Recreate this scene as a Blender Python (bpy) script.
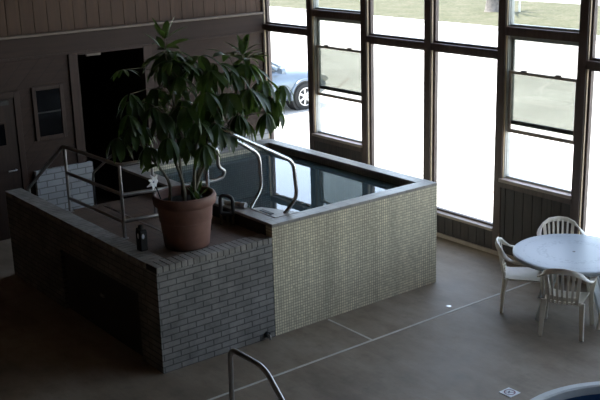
import bpy, bmesh, math, random
from mathutils import Vector, Matrix

for o in list(bpy.data.objects):
    bpy.data.objects.remove(o)
SC = bpy.context.scene
COL = SC.collection
PI = math.pi

# ------------------------------------------------------------------ camera
cam_d = bpy.data.cameras.new('camera')
cam_d.sensor_width = 36.0
cam_d.lens = 985.11 / 600 * 36.0
cam_d.clip_end = 300
cam = bpy.data.objects.new('camera', cam_d)
COL.objects.link(cam)
yaw, pit, rol = 0.65023, 0.28110, -0.02923
fw = Vector((math.sin(yaw) * math.cos(pit), math.cos(yaw) * math.cos(pit), -math.sin(pit)))
rt = Vector((math.cos(yaw), -math.sin(yaw), 0))
up = rt.cross(fw)
r2 = rt * math.cos(rol) + up * math.sin(rol)
u2 = -rt * math.sin(rol) + up * math.cos(rol)
cam.matrix_world = Matrix(((r2.x, u2.x, -fw.x, -6.005), (r2.y, u2.y, -fw.y, -8.418),
                           (r2.z, u2.z, -fw.z, 4.585), (0, 0, 0, 1)))
SC.camera = cam

# ------------------------------------------------------------------ sky, sun, exposure
world = bpy.data.worlds.new('sky')
SC.world = world
world.use_nodes = True
wn = world.node_tree
bg = wn.nodes['Background']
sky = wn.nodes.new('ShaderNodeTexSky')
sky.sky_type = 'NISHITA'
sky.sun_disc = False
sky.sun_elevation = math.radians(70)
sky.sun_rotation = math.radians(-8)
sky.air_density = 1.0
sky.dust_density = 0.6
sky.ozone_density = 2.0
hsv = wn.nodes.new('ShaderNodeHueSaturation')
hsv.inputs['Saturation'].default_value = 0.62
wn.links.new(sky.outputs[0], hsv.inputs['Color'])
wn.links.new(hsv.outputs[0], bg.inputs[0])
bg.inputs[1].default_value = 0.21

sun_d = bpy.data.lights.new('sun', 'SUN')
sun_d.energy = 3.6
sun_d.angle = math.radians(0.6)
sun_d.color = (1.0, 0.96, 0.90)
sun = bpy.data.objects.new('sun', sun_d)
COL.objects.link(sun)
sun.rotation_euler = Vector((0.05, -0.33, -0.94)).to_track_quat('-Z', 'Y').to_euler()
sun.location = (0, 20, 20)

SC.view_settings.view_transform = 'Standard'
SC.view_settings.look = 'None'
SC.view_settings.gamma = 1.0
SC.view_settings.use_curve_mapping = False
SC.view_settings.exposure = 2.52
SC.cycles.use_denoising = True
SC.cycles.max_bounces = 10
SC.cycles.diffuse_bounces = 5
SC.cycles.transparent_max_bounces = 16
SC.cycles.sample_clamp_indirect = 8.0
SC.cycles.caustics_reflective = False
SC.cycles.caustics_refractive = False


# ------------------------------------------------------------------ helpers
class MB:
    """collects shapes, links them as ONE mesh object"""

    def __init__(self):
        self.bm = bmesh.new()

    def box(self, x0, x1, y0, y1, z0, z1):
        vs = [self.bm.verts.new(c) for c in ((x0, y0, z0), (x1, y0, z0), (x1, y1, z0), (x0, y1, z0),
                                             (x0, y0, z1), (x1, y0, z1), (x1, y1, z1), (x0, y1, z1))]
        for f in ((3, 2, 1, 0), (4, 5, 6, 7), (0, 1, 5, 4), (1, 2, 6, 5), (2, 3, 7, 6), (3, 0, 4, 7)):
            self.bm.faces.new([vs[i] for i in f])
        return self

    def rings(self, rings, cap=True, closed=False):
        prev = None
        first = None
        for r in rings:
            cur = [self.bm.verts.new(p) for p in r]
            if prev:
                n = len(cur)
                for i in range(n):
                    self.bm.faces.new((prev[i], prev[(i + 1) % n], cur[(i + 1) % n], cur[i]))
            else:
                first = cur
            prev = cur
        if closed:
            n = len(prev)
            for i in range(n):
                self.bm.faces.new((prev[i], prev[(i + 1) % n], first[(i + 1) % n], first[i]))
        elif cap:
            self.bm.faces.new(first[::-1])
            self.bm.faces.new(prev)
        return self

    def tube(self, path, r, n=10, rz=None, cap=True):
        """round tube along a path; r may be a list"""
        P = [Vector(p) for p in path]
        R = []
        ref = None
        for i, p in enumerate(P):
            a = P[max(i - 1, 0)]
            b = P[min(i + 1, len(P) - 1)]
            t = (b - a).normalized()
            if ref is None:
                ref = Vector((0, 0, 1)) if abs(t.z) < 0.9 else Vector((1, 0, 0))
            s = t.cross(ref).normalized()
            u = s.cross(t).normalized()
            ref = u
            rr = r[i] if isinstance(r, (list, tuple)) else r
            ru = rr if rz is None else rz
            R.append([p + s * rr * math.cos(2 * PI * k / n) + u * ru * math.sin(2 * PI * k / n) for k in range(n)])
        return self.rings(R, cap)

    def ribbon(self, path, side, w, t):
        """flat bar: width w along side, thickness t across; w may be a list"""
        P = [Vector(p) for p in path]
        R = []
        for i, p in enumerate(P):
            tg = (P[min(i + 1, len(P) - 1)] - P[max(i - 1, 0)]).normalized()
            s = Vector(side[i] if isinstance(side, list) else side)
            s = (s - tg * s.dot(tg)).normalized()
            n = tg.cross(s)
            ww = (w[i] if isinstance(w, list) else w) / 2
            R.append([p + s * ww + n * t * .3, p + s * ww * .8 + n * t / 2, p - s * ww * .8 + n * t / 2, p - s * ww + n * t * .3,
                      p - s * ww - n * t * .3, p - s * ww * .8 - n * t / 2, p + s * ww * .8 - n * t / 2, p + s * ww - n * t * .3])
        return self.rings(R)

    def lathe(self, prof, c=(0, 0, 0), n=40, cap=True):
        R = [[Vector((c[0] + r * math.cos(2 * PI * k / n), c[1] + r * math.sin(2 * PI * k / n), c[2] + z)) for k in range(n)]
             for r, z in prof]
        return self.rings(R, cap)

    def prism(self, poly, axis, a, b):
        """extrude a 2-D polygon along an axis (0,1,2) from a to b"""
        def pt(u, v, w):
            return ((w, u, v), (u, w, v), (u, v, w))[axis]
        return self.rings([[Vector(pt(u, v, a)) for u, v in poly], [Vector(pt(u, v, b)) for u, v in poly]])

    def quad(self, pts):
        self.bm.faces.new([self.bm.verts.new(p) for p in pts])
        return self

    def build(self, name, mat, parent=None, smooth=False, bevel=0, local=False, kind=None, label=None):
        bmesh.ops.recalc_face_normals(self.bm, faces=self.bm.faces)
        if parent is not None and not local:
            wl = Vector((0, 0, 0))
            q = parent
            while q is not None:
                wl += q.location
                q = q.parent
            bmesh.ops.translate(self.bm, verts=self.bm.verts, vec=-wl)
        me = bpy.data.meshes.new(name)
        self.bm.to_mesh(me)
        self.bm.free()
        if smooth:
            for p in me.polygons:
                p.use_smooth = True
        me.materials.append(mat)
        o = bpy.data.objects.new(name, me)
        COL.objects.link(o)
        if parent is not None:
            o.parent = parent
        if bevel:
            b = o.modifiers.new('bevel', 'BEVEL')
            b.width = bevel
            b.segments = 2
            b.limit_method = 'ANGLE'
        if smooth:
            e = o.modifiers.new('split', 'EDGE_SPLIT')
            e.split_angle = math.radians(40)
        if kind:
            o['kind'] = kind
        if label:
            o['label'] = label
        return o


def thing(name, label, cat, loc=(0, 0, 0), rotz=0, group=None, kind=None):
    o = bpy.data.objects.new(name, None)
    COL.objects.link(o)
    o.empty_display_size = 0.1
    o.location = loc
    o.rotation_euler = (0, 0, rotz)
    tag(o, label, cat, group, kind)
    return o


def tag(o, label, cat, group=None, kind=None):
    o['label'] = label
    o['category'] = cat
    if group:
        o['group'] = group
    if kind:
        o['kind'] = kind
    return o


def dup(root, loc, rotz, label):
    r = root.copy()
    COL.objects.link(r)
    r.location = loc
    r.rotation_euler = (0, 0, rotz)
    r['label'] = label
    for ch in list(root.children):
        c = ch.copy()
        COL.objects.link(c)
        c.parent = r
        for g in ch.children:
            d = g.copy()
            COL.objects.link(d)
            d.parent = c
    return r


def arc(c, r, a0, a1, ax1, ax2, n=6):
    c = Vector(c)
    ax1 = Vector(ax1)
    ax2 = Vector(ax2)
    return [c + ax1 * r * math.cos(a0 + (a1 - a0) * i / n) + ax2 * r * math.sin(a0 + (a1 - a0) * i / n) for i in range(n + 1)]


def round_path(pts, r, n=6):
    """polyline with rounded corners"""
    P = [Vector(p) for p in pts]
    out = [P[0]]
    for i in range(1, len(P) - 1):
        a, b, c = P[i - 1], P[i], P[i + 1]
        rr = r[i - 1] if isinstance(r, list) else r
        d1 = min(rr, (a - b).length * .49)
        d2 = min(rr, (c - b).length * .49)
        p0 = b + (a - b).normalized() * d1
        p1 = b + (c - b).normalized() * d2
        for k in range(n + 1):
            t = k / n
            out.append(p0 * (1 - t) ** 2 + b * 2 * t * (1 - t) + p1 * t * t)
    out.append(P[-1])
    return out


# ------------------------------------------------------------------ materials
class NT:
    def __init__(self, name):
        self.m = bpy.data.materials.new(name)
        self.m.use_nodes = True
        self.t = self.m.node_tree
        self.b = self.t.nodes['Principled BSDF']
        self.out = self.t.nodes['Material Output']

    def n(self, kind, **kw):
        x = self.t.nodes.new('ShaderNode' + kind)
        for k, v in kw.items():
            setattr(x, k, v)
        return x

    def l(self, a, b):
        self.t.links.new(a, b)

    def coord(self, scale=(1, 1, 1), rot=(0, 0, 0), swz=None):
        tc = self.n('TexCoord')
        v = tc.outputs['Object']
        if swz:
            s = self.n('SeparateXYZ')
            c = self.n('CombineXYZ')
            self.l(v, s.inputs[0])
            for i, ch in enumerate(swz):
                if ch in 'XYZ':
                    self.l(s.outputs[ch], c.inputs[i])
            v = c.outputs[0]
        mp = self.n('Mapping')
        mp.inputs['Scale'].default_value = scale
        mp.inputs['Rotation'].default_value = rot
        self.l(v, mp.inputs[0])
        return mp.outputs[0]

    def noise(self, vec, scale, detail=4, rough=0.6):
        x = self.n('TexNoise')
        x.inputs['Scale'].default_value = scale
        x.inputs['Detail'].default_value = detail
        x.inputs['Roughness'].default_value = rough
        self.l(vec, x.inputs['Vector'])
        return x.outputs['Fac']

    def ramp(self, fac, stops):
        r = self.n('ValToRGB')
        el = r.color_ramp.elements
        while len(el) < len(stops):
            el.new(0.5)
        for e, (p, c) in zip(el, stops):
            e.position = p
            e.color = (*c, 1)
        self.l(fac, r.inputs[0])
        return r.outputs[0]

    def mix(self, a, b, fac, mode='MIX'):
        x = self.n('Mix', data_type='RGBA', blend_type=mode)
        for sock, v in ((x.inputs['A'], a), (x.inputs['B'], b), (x.inputs['Factor'], fac)):
            if hasattr(v, 'default_value') or hasattr(v, 'links'):
                self.l(v, sock)
            elif isinstance(v, (int, float)):
                sock.default_value = v
            else:
                sock.default_value = (*v, 1)
        return x.outputs['Result']

    def bump(self, h, strength=.3, dist=.01):
        b = self.n('Bump')
        b.inputs['Strength'].default_value = strength
        b.inputs['Distance'].default_value = dist
        self.l(h, b.inputs['Height'])
        self.l(b.outputs[0], self.b.inputs['Normal'])

    def schlick(self, r0, normal=None):
        lw = self.n('LayerWeight')
        lw.inputs['Blend'].default_value = .5
        if normal is not None:
            self.l(normal, lw.inputs['Normal'])
        pw = self.n('Math', operation='POWER')
        self.l(lw.outputs['Facing'], pw.inputs[0])
        pw.inputs[1].default_value = 5.0
        ma = self.n('Math', operation='MULTIPLY_ADD')
        self.l(pw.outputs[0], ma.inputs[0])
        ma.inputs[1].default_value = 1 - r0
        ma.inputs[2].default_value = r0
        return ma.outputs[0]

    def setp(self, **kw):
        for k, v in kw.items():
            s = self.b.inputs[k.replace('_', ' ')]
            if hasattr(v, 'links'):
                self.l(v, s)
            elif isinstance(v, (tuple, list)) and len(v) == 3:
                s.default_value = (*v, 1)
            else:
                s.default_value = v
        return self


def plain(name, col, rough=.5, metal=0, var=.12, nscale=8, bump=0, spec=.5):
    k = NT(name)
    v = k.coord()
    f = k.noise(v, nscale)
    c = k.ramp(f, [(.3, tuple(x * (1 - var) for x in col)), (.7, tuple(min(1, x * (1 + var)) for x in col))])
    k.setp(Base_Color=c, Roughness=rough, Metallic=metal, Specular_IOR_Level=spec)
    if bump:
        k.bump(k.noise(v, nscale * 6), bump, .004)
    return k.m


def wood(name, col, axis='Z', rough=.45, var=.35, spec=.5):
    k = NT(name)
    sc = {'X': (1.2, 22, 22), 'Y': (22, 1.2, 22), 'Z': (22, 22, 1.2)}[axis]
    v = k.coord(sc)
    f = k.noise(v, 1.0, 6, .65)
    f2 = k.noise(k.coord((1.5, 1.5, .7)), 1.3)
    c = k.ramp(f, [(.25, tuple(x * (1 - var) for x in col)), (.75, tuple(x * (1 + var) for x in col))])
    c = k.mix(c, tuple(x * .7 for x in col), k.ramp(f2, [(.4, (0, 0, 0)), (.7, (.6, .6, .6))]))
    k.setp(Base_Color=c, Roughness=rough, Specular_IOR_Level=spec)
    k.bump(f, .15, .002)
    return k.m


def brick(name, swz, c1, c2, mortar, w, h, ms=.008, offset=.5, rough=.75, bump=.5, wear=.2, spec=.4, bdist=.006, ws=(1, 1, 1)):
    k = NT(name)
    v = k.coord(swz=swz)
    b = k.n('TexBrick', offset=offset)
    b.inputs['Color1'].default_value = (*c1, 1)
    b.inputs['Color2'].default_value = (*c2, 1)
    b.inputs['Mortar'].default_value = (*mortar, 1)
    b.inputs['Scale'].default_value = 1
    b.inputs['Mortar Size'].default_value = ms
    b.inputs['Mortar Smooth'].default_value = .2
    b.inputs['Brick Width'].default_value = w
    b.inputs['Row Height'].default_value = h
    k.l(v, b.inputs['Vector'])
    f = k.noise(k.coord(ws), 3.0, 6, .7)
    dark = k.ramp(f, [(.35, (1 - wear,) * 3), (.7, (1 + wear * .5,) * 3)])
    c = k.mix(b.outputs['Color'], dark, 1.0, 'MULTIPLY')
    k.setp(Base_Color=c, Roughness=rough, Specular_IOR_Level=spec)
    inv = k.n('Math', operation='SUBTRACT')
    inv.inputs[0].default_value = 1
    k.l(b.outputs['Fac'], inv.inputs[1])
    ad = k.n('Math', operation='MULTIPLY_ADD')
    k.l(k.noise(k.coord(), 60, 3), ad.inputs[0])
    ad.inputs[1].default_value = .15
    k.l(inv.outputs[0], ad.inputs[2])
    k.bump(ad.outputs[0], bump, bdist)
    return k.m


def glass(name, tint, refl=1.0):
    k = NT(name)
    tr = k.n('BsdfTransparent')
    tr.inputs[0].default_value = (*tint, 1)
    gl = k.n('BsdfGlossy')
    gl.inputs['Roughness'].default_value = 0.0
    mx = k.n('MixShader')
    k.l(k.schlick(.035), mx.inputs[0])
    k.l(tr.outputs[0], mx.inputs[1])
    k.l(gl.outputs[0], mx.inputs[2])
    k.l(mx.outputs[0], k.out.inputs[0])
    return k.m


M = {}
M['wood_upper'] = wood('stained_board', (.082, .044, .027), 'Z', .6, .35, .25)
M['wood_header'] = wood('stained_fascia', (.036, .018, .012), 'X', .6, .35, .25)
M['wood_trim'] = wood('stained_trim', (.042, .021, .014), 'Z', .55, .35, .3)
M['wood_door'] = wood('stained_door', (.036, .019, .013), 'Z', .55, .35, .3)
M['wood_frame'] = wood('dark_brown_frame', (.125, .090, .080), 'Z', .55)
M['wood_base'] = wood('dark_base_board', (.068, .056, .052), 'Z', .6)
M['tan_stop'] = plain('tan_wood_stop', (.42, .32, .20), .5)
M['sill'] = plain('worn_sill', (.44, .36, .30), .5)
M['lit_trim'] = plain('stained_ledge_lit', (.15, .11, .085), .5)  # paler than other stained trim: light falling on it put into the colour
M['alu'] = plain('grey_green_aluminium', (.42, .44, .41), .45)
M['hall'] = plain('dark_hall', (.02, .016, .014), .9)
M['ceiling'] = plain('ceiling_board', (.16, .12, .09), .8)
M['backwall'] = plain('brown_wall', (.19, .145, .105), .8)
M['steel'] = plain('brushed_steel', (.36, .35, .34), .32, 1.0, .08, 20)
M['chrome'] = plain('polished_steel', (.50, .51, .52), .20, 1.0, .05, 20)
M['black'] = plain('black_rubber', (.010, .010, .011), .5)
M['white_plastic'] = plain('white_plastic', (.66, .68, .70), .35, 0, .05, 12)
M['table_plastic'] = plain('table_plastic', (.52, .55, .57), .35, 0, .05, 12)
M['chair_plastic'] = plain('chair_plastic', (.79, .75, .67), .42, 0, .06, 12)
M['pot'] = plain('terracotta', (.20, .098, .074), .65, 0, .18, 6, .1)
M['soil'] = plain('potting_soil', (.022, .016, .012), .95, 0, .4, 40, .6)
M['stem'] = plain('green_brown_stem', (.12, .105, .07), .7, 0, .3, 15)
M['cream'] = plain('cream_paint', (.6, .58, .52), .5)
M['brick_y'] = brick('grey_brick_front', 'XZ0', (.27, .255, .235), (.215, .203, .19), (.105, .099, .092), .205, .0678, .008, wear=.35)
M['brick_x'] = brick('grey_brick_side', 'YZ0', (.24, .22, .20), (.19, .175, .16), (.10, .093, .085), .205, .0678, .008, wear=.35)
M['brick_paint'] = brick('painted_brick', 'XZ0', (.40, .41, .42), (.34, .35, .36), (.20, .20, .20), .26, .100, .010, wear=.12)
M['cap'] = plain('grey_cap_brick', (.26, .24, .215), .7, 0, .3, 7, .25)
M['mortar'] = plain('mortar', (.07, .068, .065), .9)
M['mosaic_y'] = brick('mosaic_front', 'XZ0', (.86, .78, .57), (.62, .555, .40), (.36, .325, .25), .034, .034, .0045, 0.0, .35, .35, .25, bdist=.002, ws=(1.6, 1.6, .12))
M['mosaic_x'] = brick('mosaic_side', 'YZ0', (.86, .78, .57), (.62, .555, .40), (.36, .325, .25), .034, .034, .0045, 0.0, .35, .35, .25, bdist=.002, ws=(1.6, 1.6, .12))
M['brown_tile'] = brick('brown_tile', 'YZ0', (.050, .036, .030), (.042, .031, .026), (.03, .025, .022), .15, .15, .004, 0.0, .5, .3, .2)
M['rim'] = brick('rim_stone', 'XY0', (.37, .345, .31), (.33, .305, .275), (.22, .205, .19), .15, .15, .004, 0.0, .38, .25, .3)
M['deck'] = brick('brown_deck_tile', 'XY0', (.16, .108, .078), (.13, .09, .066), (.075, .055, .043), .15, .15, .004, 0.0, .5, .3, .3)
M['basin'] = brick('basin_tile', 'XY0', (.34, .285, .235), (.29, .245, .20), (.20, .17, .14), .05, .05, .003, 0.0, .4, .2, .2)
M['panel'] = plain('dark_panel', (.03, .026, .024), .6)
M['glass'] = glass('pane_glass', (.93, .95, .945))
M['hung_glass'] = glass('tinted_pane_glass', (.66, .675, .655))
M['dark_glass'] = plain('dark_door_glass', (.006, .006, .007), .08, 0, .1, 3, 0, .10)
M['petal'] = plain('white_petal', (.85, .86, .90), .5, 0, .03)
M['blue'] = plain('blue_liner', (.025, .07, .17), .35, 0, .25, 5)
M['coping'] = plain('pale_coping', (.55, .57, .56), .5, 0, .06, 6)


def table_top():
    k = NT('printed_table_top')
    tc = k.n('TexCoord').outputs['Object']
    g = k.n('Vector' + 'Math', operation='LENGTH')
    fl2 = k.n('Mapping')
    fl2.inputs['Scale'].default_value = (1, 1, 0)
    k.l(tc, fl2.inputs[0])
    k.l(fl2.outputs[0], g.inputs[0])
    nz = k.noise(tc, 26, 3)
    ring = k.ramp(g.outputs['Value'], [(.30, (0, 0, 0)), (.31, (1, 1, 1)), (.42, (1, 1, 1)), (.43, (0, 0, 0)), (.555, (0, 0, 0)), (.56, (1, 1, 1)), (.575, (1, 1, 1)), (.58, (0, 0, 0))])
    blot = k.ramp(nz, [(.50, (0, 0, 0)), (.58, (.55, .55, .55))])
    f = k.mix(ring, blot, 1.0, 'MULTIPLY')
    c = k.mix((.39, .435, .47), (.21, .24, .285), f)
    k.setp(Base_Color=c, Roughness=.4, Specular_IOR_Level=.35)
    return k.m


M['table_top'] = table_top()


def water_mat(name, tint, wave, murk):
    k = NT(name)
    tr = k.n('BsdfTransparent')
    tr.inputs[0].default_value = (*tint, 1)
    gl = k.n('BsdfGlossy')
    gl.inputs['Roughness'].default_value = 0.0
    bp = k.n('Bump')
    bp.inputs['Strength'].default_value = wave
    bp.inputs['Distance'].default_value = .01
    k.l(k.noise(k.coord((1, 1, 1)), 5, 2), bp.inputs['Height'])
    k.l(bp.outputs[0], gl.inputs['Normal'])
    mx = k.n('MixShader')
    k.l(k.schlick(.02, bp.outputs[0]), mx.inputs[0])
    df = k.n('BsdfDiffuse')
    df.inputs[0].default_value = (*murk, 1)
    m2 = k.n('MixShader')
    m2.inputs[0].default_value = .5
    k.l(tr.outputs[0], m2.inputs[1])
    k.l(df.outputs[0], m2.inputs[2])
    k.l(m2.outputs[0], mx.inputs[1])
    k.l(gl.outputs[0], mx.inputs[2])
    k.l(mx.outputs[0], k.out.inputs[0])
    return k.m


M['water'] = water_mat('tub_water', (.26, .38, .37), .02, (.10, .155, .165))
M['pool_water'] = water_mat('pool_water', (.35, .6, .8), .08, (.03, .09, .22))


def concrete():
    k = NT('worn_concrete')
    v = k.coord()
    a = k.noise(v, .9, 8, .6)
    b = k.noise(v, 5, 6, .7)
    c = k.ramp(a, [(.32, (.195, .155, .112)), (.5, (.275, .226, .170)), (.68, (.335, .285, .226))])
    c = k.mix(c, (.155, .125, .095), k.ramp(b, [(.5, (0, 0, 0)), (.75, (.5, .5, .5))]))
    r = k.ramp(a, [(.3, (.5,) * 3), (.7, (.68,) * 3)])
    st2 = k.noise(k.coord((1.6, .5, 1), (0, 0, .5)), 2.2, 8, .75)
    c = k.mix(c, k.ramp(st2, [(.35, (.78, .76, .74)), (.65, (1.08, 1.08, 1.08))]), 1.0, 'MULTIPLY')
    k.setp(Base_Color=c, Roughness=r, Specular_IOR_Level=.3)
    k.bump(k.noise(v, 40, 4), .08, .003)
    return k.m


M['concrete'] = concrete()
M['joint'] = plain('pale_joint_strip', (.58, .55, .49), .6)


def paving():
    k = NT('pale_parking_concrete')
    v = k.coord()
    a = k.noise(v, .35, 6)
    c = k.ramp(a, [(.3, (.40, .375, .34)), (.7, (.52, .495, .45))])
    vo = k.n('TexVoronoi', feature='DISTANCE_TO_EDGE')
    vo.inputs['Scale'].default_value = .16
    mp = k.mix(v, k.n('TexNoise').outputs['Color'], .15)
    k.l(mp, vo.inputs['Vector'])
    crack = k.ramp(vo.outputs['Distance'], [(0.0, (1, 1, 1)), (.006, (0, 0, 0))])
    c = k.mix(c, (.22, .17, .14), crack)
    k.setp(Base_Color=c, Roughness=.85, Specular_IOR_Level=.2)
    return k.m


def lawn():
    k = NT('dry_green_lawn')
    v = k.coord()
    a = k.noise(v, .8, 6, .7)
    b = k.noise(v, 6, 4, .7)
    c = k.ramp(a, [(.3, (.045, .049, .025)), (.5, (.066, .066, .037)), (.7, (.098, .088, .060))])
    c = k.mix(c, (.13, .115, .085), k.ramp(b, [(.45, (0, 0, 0)), (.7, (.7, .7, .7))]))
    k.setp(Base_Color=c, Roughness=.95, Specular_IOR_Level=.1)
    return k.m


M['paving'] = paving()
M['lawn'] = lawn()


def leafmat():
    k = NT('leaf')
    v = k.coord()
    a = k.noise(v, 3.0, 3)
    c = k.ramp(a, [(.3, (.018, .040, .014)), (.7, (.040, .075, .022))])
    k.setp(Base_Color=c, Roughness=.42, Specular_IOR_Level=.45)
    tl = k.n('BsdfTranslucent')
    tl.inputs[0].default_value = (.10, .17, .03, 1)
    mx = k.n('MixShader')
    mx.inputs[0].default_value = .30
    k.l(k.b.outputs[0], mx.inputs[1])
    k.l(tl.outputs[0], mx.inputs[2])
    k.l(mx.outputs[0], k.out.inputs[0])
    return k.m


M['leaf'] = leafmat()

# ------------------------------------------------------------------ room shell
XW, YW = 3.925, 5.58           # window wall face, wood wall face
XL, YB, ZC = -9.2, -12.6, 5.15
PX, PY, PR = 1.04, -4.17, 1.26  # round pool

# floor with a round hole for the sunken pool
mb = MB()
for x0, x1, y0, y1 in ((XL - .2, XW + .15, YB - .2, PY - 1.5), (XL - .2, XW + .15, PY + 1.5, YW + .2),
                       (XL - .2, PX - 1.5, PY - 1.5, PY + 1.5), (PX + 1.5, XW + .15, PY - 1.5, PY + 1.5)):
    mb.quad([(x0, y0, 0), (x1, y0, 0), (x1, y1, 0), (x0, y1, 0)])
n = 64
prev = None
ring = []
for i in range(n):
    a = 2 * PI * i / n
    c, s = math.cos(a), math.sin(a)
    q = 1.5 / max(abs(c), abs(s))
    ring.append((mb.bm.verts.new((PX + PR * c, PY + PR * s, 0)), mb.bm.verts.new((PX + q * c, PY + q * s, 0))))
for i in range(n):
    a, b = ring[i], ring[(i + 1) % n]
    mb.bm.faces.new((a[0], a[1], b[1], b[0]))
fl = mb.build('floor', M['concrete'], kind='structure')

MB().box(XL - .2, XW + .35, YB - .2, YW + .2, ZC, ZC + .2).build('ceiling', M['ceiling'], kind='structure')
MB().box(XL - .2, XL, YB - .2, YW + .2, 0, ZC).build('wall_back', M['backwall'], kind='structure')
MB().box(XL, XW + .15, YB - .2, YB, 0, ZC).build('wall_near', M['backwall'], kind='structure')

# wood panelled wall (left in the picture): upper boards, fascia, lower diagonal panelling around an opening
OX0, OX1, OZ = .45, 1.58, 2.64          # dark opening
mb = MB()
x = XL
rnd = random.Random(4)
while x < XW + .1:
    mb.box(x + .004, min(x + .206, XW + .1), YW, YW + .03, 3.02, ZC)
    x += .210
mb.box(XL, XW + .1, YW + .03, YW + .1, 2.64, ZC)
mb.build('wall_left', M['wood_upper'], kind='structure')


def diag(name):
    k = NT(name)
    v = k.coord((1, 1, 1), (0, math.radians(45), 0))
    f = k.noise(k.coord((1.2, 1, 16), (0, math.radians(45), 0)), 1.2, 6, .65)
    col = (.037, .019, .013)
    c = k.ramp(f, [(.25, tuple(q * .7 for q in col)), (.75, tuple(q * 1.3 for q in col))])
    s = k.n('SeparateXYZ')
    k.l(v, s.inputs[0])
    md = k.n('Math', operation='PINGPONG')
    md.inputs[1].default_value = .09
    k.l(s.outputs['Z'], md.inputs[0])
    g = k.ramp(md.outputs[0], [(.0, (0, 0, 0)), (.006, (1, 1, 1))])
    c = k.mix((.02, .013, .01), c, g)
    k.setp(Base_Color=c, Roughness=.6, Specular_IOR_Level=.25)
    k.bump(g, .5, .004)
    return k.m


M['diag'] = diag('diagonal_panelling')
mb = MB()
mb.box(XL, OX0 - .13, YW, YW + .1, 0, 2.70)
mb.box(OX1 + .13, XW + .1, YW, YW + .1, 0, 2.70)
mb.build('wall_left.001', M['diag'], kind='structure')
MB().box(XL, XW, YW - .035, YW + .01, 2.70, 2.985).build('trim_1', M['wood_header'], kind='structure')
MB().box(XL, XW, YW - .095, YW + .01, 2.985, 3.02).build('trim_2', M['lit_trim'], kind='structure', bevel=.006)
MB().box(XL, XW, YW - .045, YW + .01, 2.665, 2.70).build('trim_3', M['wood_trim'], kind='structure', bevel=.006)
# hall behind the opening
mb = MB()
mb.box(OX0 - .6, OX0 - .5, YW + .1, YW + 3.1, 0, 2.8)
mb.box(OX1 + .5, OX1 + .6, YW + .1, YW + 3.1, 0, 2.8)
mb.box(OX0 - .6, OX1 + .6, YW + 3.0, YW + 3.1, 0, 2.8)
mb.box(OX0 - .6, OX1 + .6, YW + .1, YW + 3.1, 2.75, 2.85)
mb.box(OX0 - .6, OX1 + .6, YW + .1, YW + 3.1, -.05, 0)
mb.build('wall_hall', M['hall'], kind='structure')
dr = thing('door_2', 'wide dark open doorway behind the potted plant, under the wooden fascia', 'doorway', (1.0, YW, 0), kind='structure')
mb = MB()
mb.box(OX0 - .15, OX0, YW - .03, YW + .1, 0, OZ + .03)
mb.box(OX1, OX1 + .15, YW - .03, YW + .1, 0, OZ + .03)
mb.box(OX0, OX1, YW - .03, YW + .1, OZ, OZ + .03)
mb.build('door_frame', M['wood_trim'], dr, bevel=.005)
MB().box(.62, .86, YW + .01, YW + .05, OZ - .04, OZ).build('lit_strip', M['lit_trim'], dr)  # pale bar added for the faint reflected light at the opening's head

# brick wainscot below
mb = MB()
mb.box(-.42, .52, YW - .08, YW, 0, .97)
mb.build('wall_left_wainscot', M['brick_paint'], kind='structure')
mb = MB()
mb.box(1.60, XW, YW - .08, YW, 0, .97)
mb.build('wall_left_wainscot.001', M['brick_paint'], kind='structure')

# left door with vision light
d = thing('door_1', 'brown wooden door with small dark pane at the far left edge', 'door', (-1.0, YW, 0), kind='structure')
mb = MB()
mb.box(-.62, -.53, YW - .035, YW + .005, 0, 2.22)
mb.box(-1.65, -1.56, YW - .035, YW + .005, 0, 2.22)
mb.box(-1.56, -.62, YW - .035, YW + .005, 2.13, 2.22)
mb.build('door_frame', M['wood_trim'], d, bevel=.005)
MB().box(-1.55, -.63, YW - .015, YW + .004, .02, 2.12).build('door_leaf', M['wood_door'], d)
MB().box(-1.22, -.80, YW - .020, YW - .014, 1.44, 1.76).build('pane', M['dark_glass'], d)
mb = MB()
for a in ((-1.25, -.77, 1.41, 1.44), (-1.25, -.77, 1.76, 1.79), (-1.25, -1.22, 1.44, 1.76), (-.80, -.77, 1.44, 1.76)):
    mb.box(a[0], a[1], YW - .028, YW - .012, a[2], a[3])
mb.build('pane_frame', M['wood_trim'], d)
mb = MB().box(-.98, -.72, YW - .075, YW - .02, 2.04, 2.10)
mb.tube([(-.74, YW - .06, 2.09), (-.86, YW - .16, 2.11), (-.92, YW - .04, 2.14)], .008, 6)
mb.build('door_closer', M['panel'], d)
MB().tube(round_path([(-.70, YW - .01, 1.05), (-.70, YW - .07, 1.05), (-.83, YW - .07, 1.05)], .02), .011, 8).build('door_handle', M['steel'], d, True)

# interior window beside the door
w = thing('window_1', 'small dark interior window with brown frame beside the wooden door', 'window', (-.07, YW, 1.4), kind='structure')
mb = MB()
x0, x1, z0, z1 = -.33, .17, 1.42, 2.24
for a in ((x0, x0 + .06, z0, z1), (x1 - .06, x1, z0, z1), (x0 + .06, x1 - .06, z0, z0 + .06), (x0 + .06, x1 - .06, z1 - .06, z1)):
    mb.box(a[0], a[1], YW - .03, YW + .004, a[2], a[3])
mb.build('window_frame', M['wood_trim'], w, bevel=.005)
MB().box(x0 + .06, x1 - .06, YW - .012, YW - .004, z0 + .06, z1 - .06).build('pane', M['dark_glass'], w)
MB().box(x0 + .06, x1 - .06, YW - .02, YW - .010, 1.83, 1.85).build('sash_rail', M['panel'], w)

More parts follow.
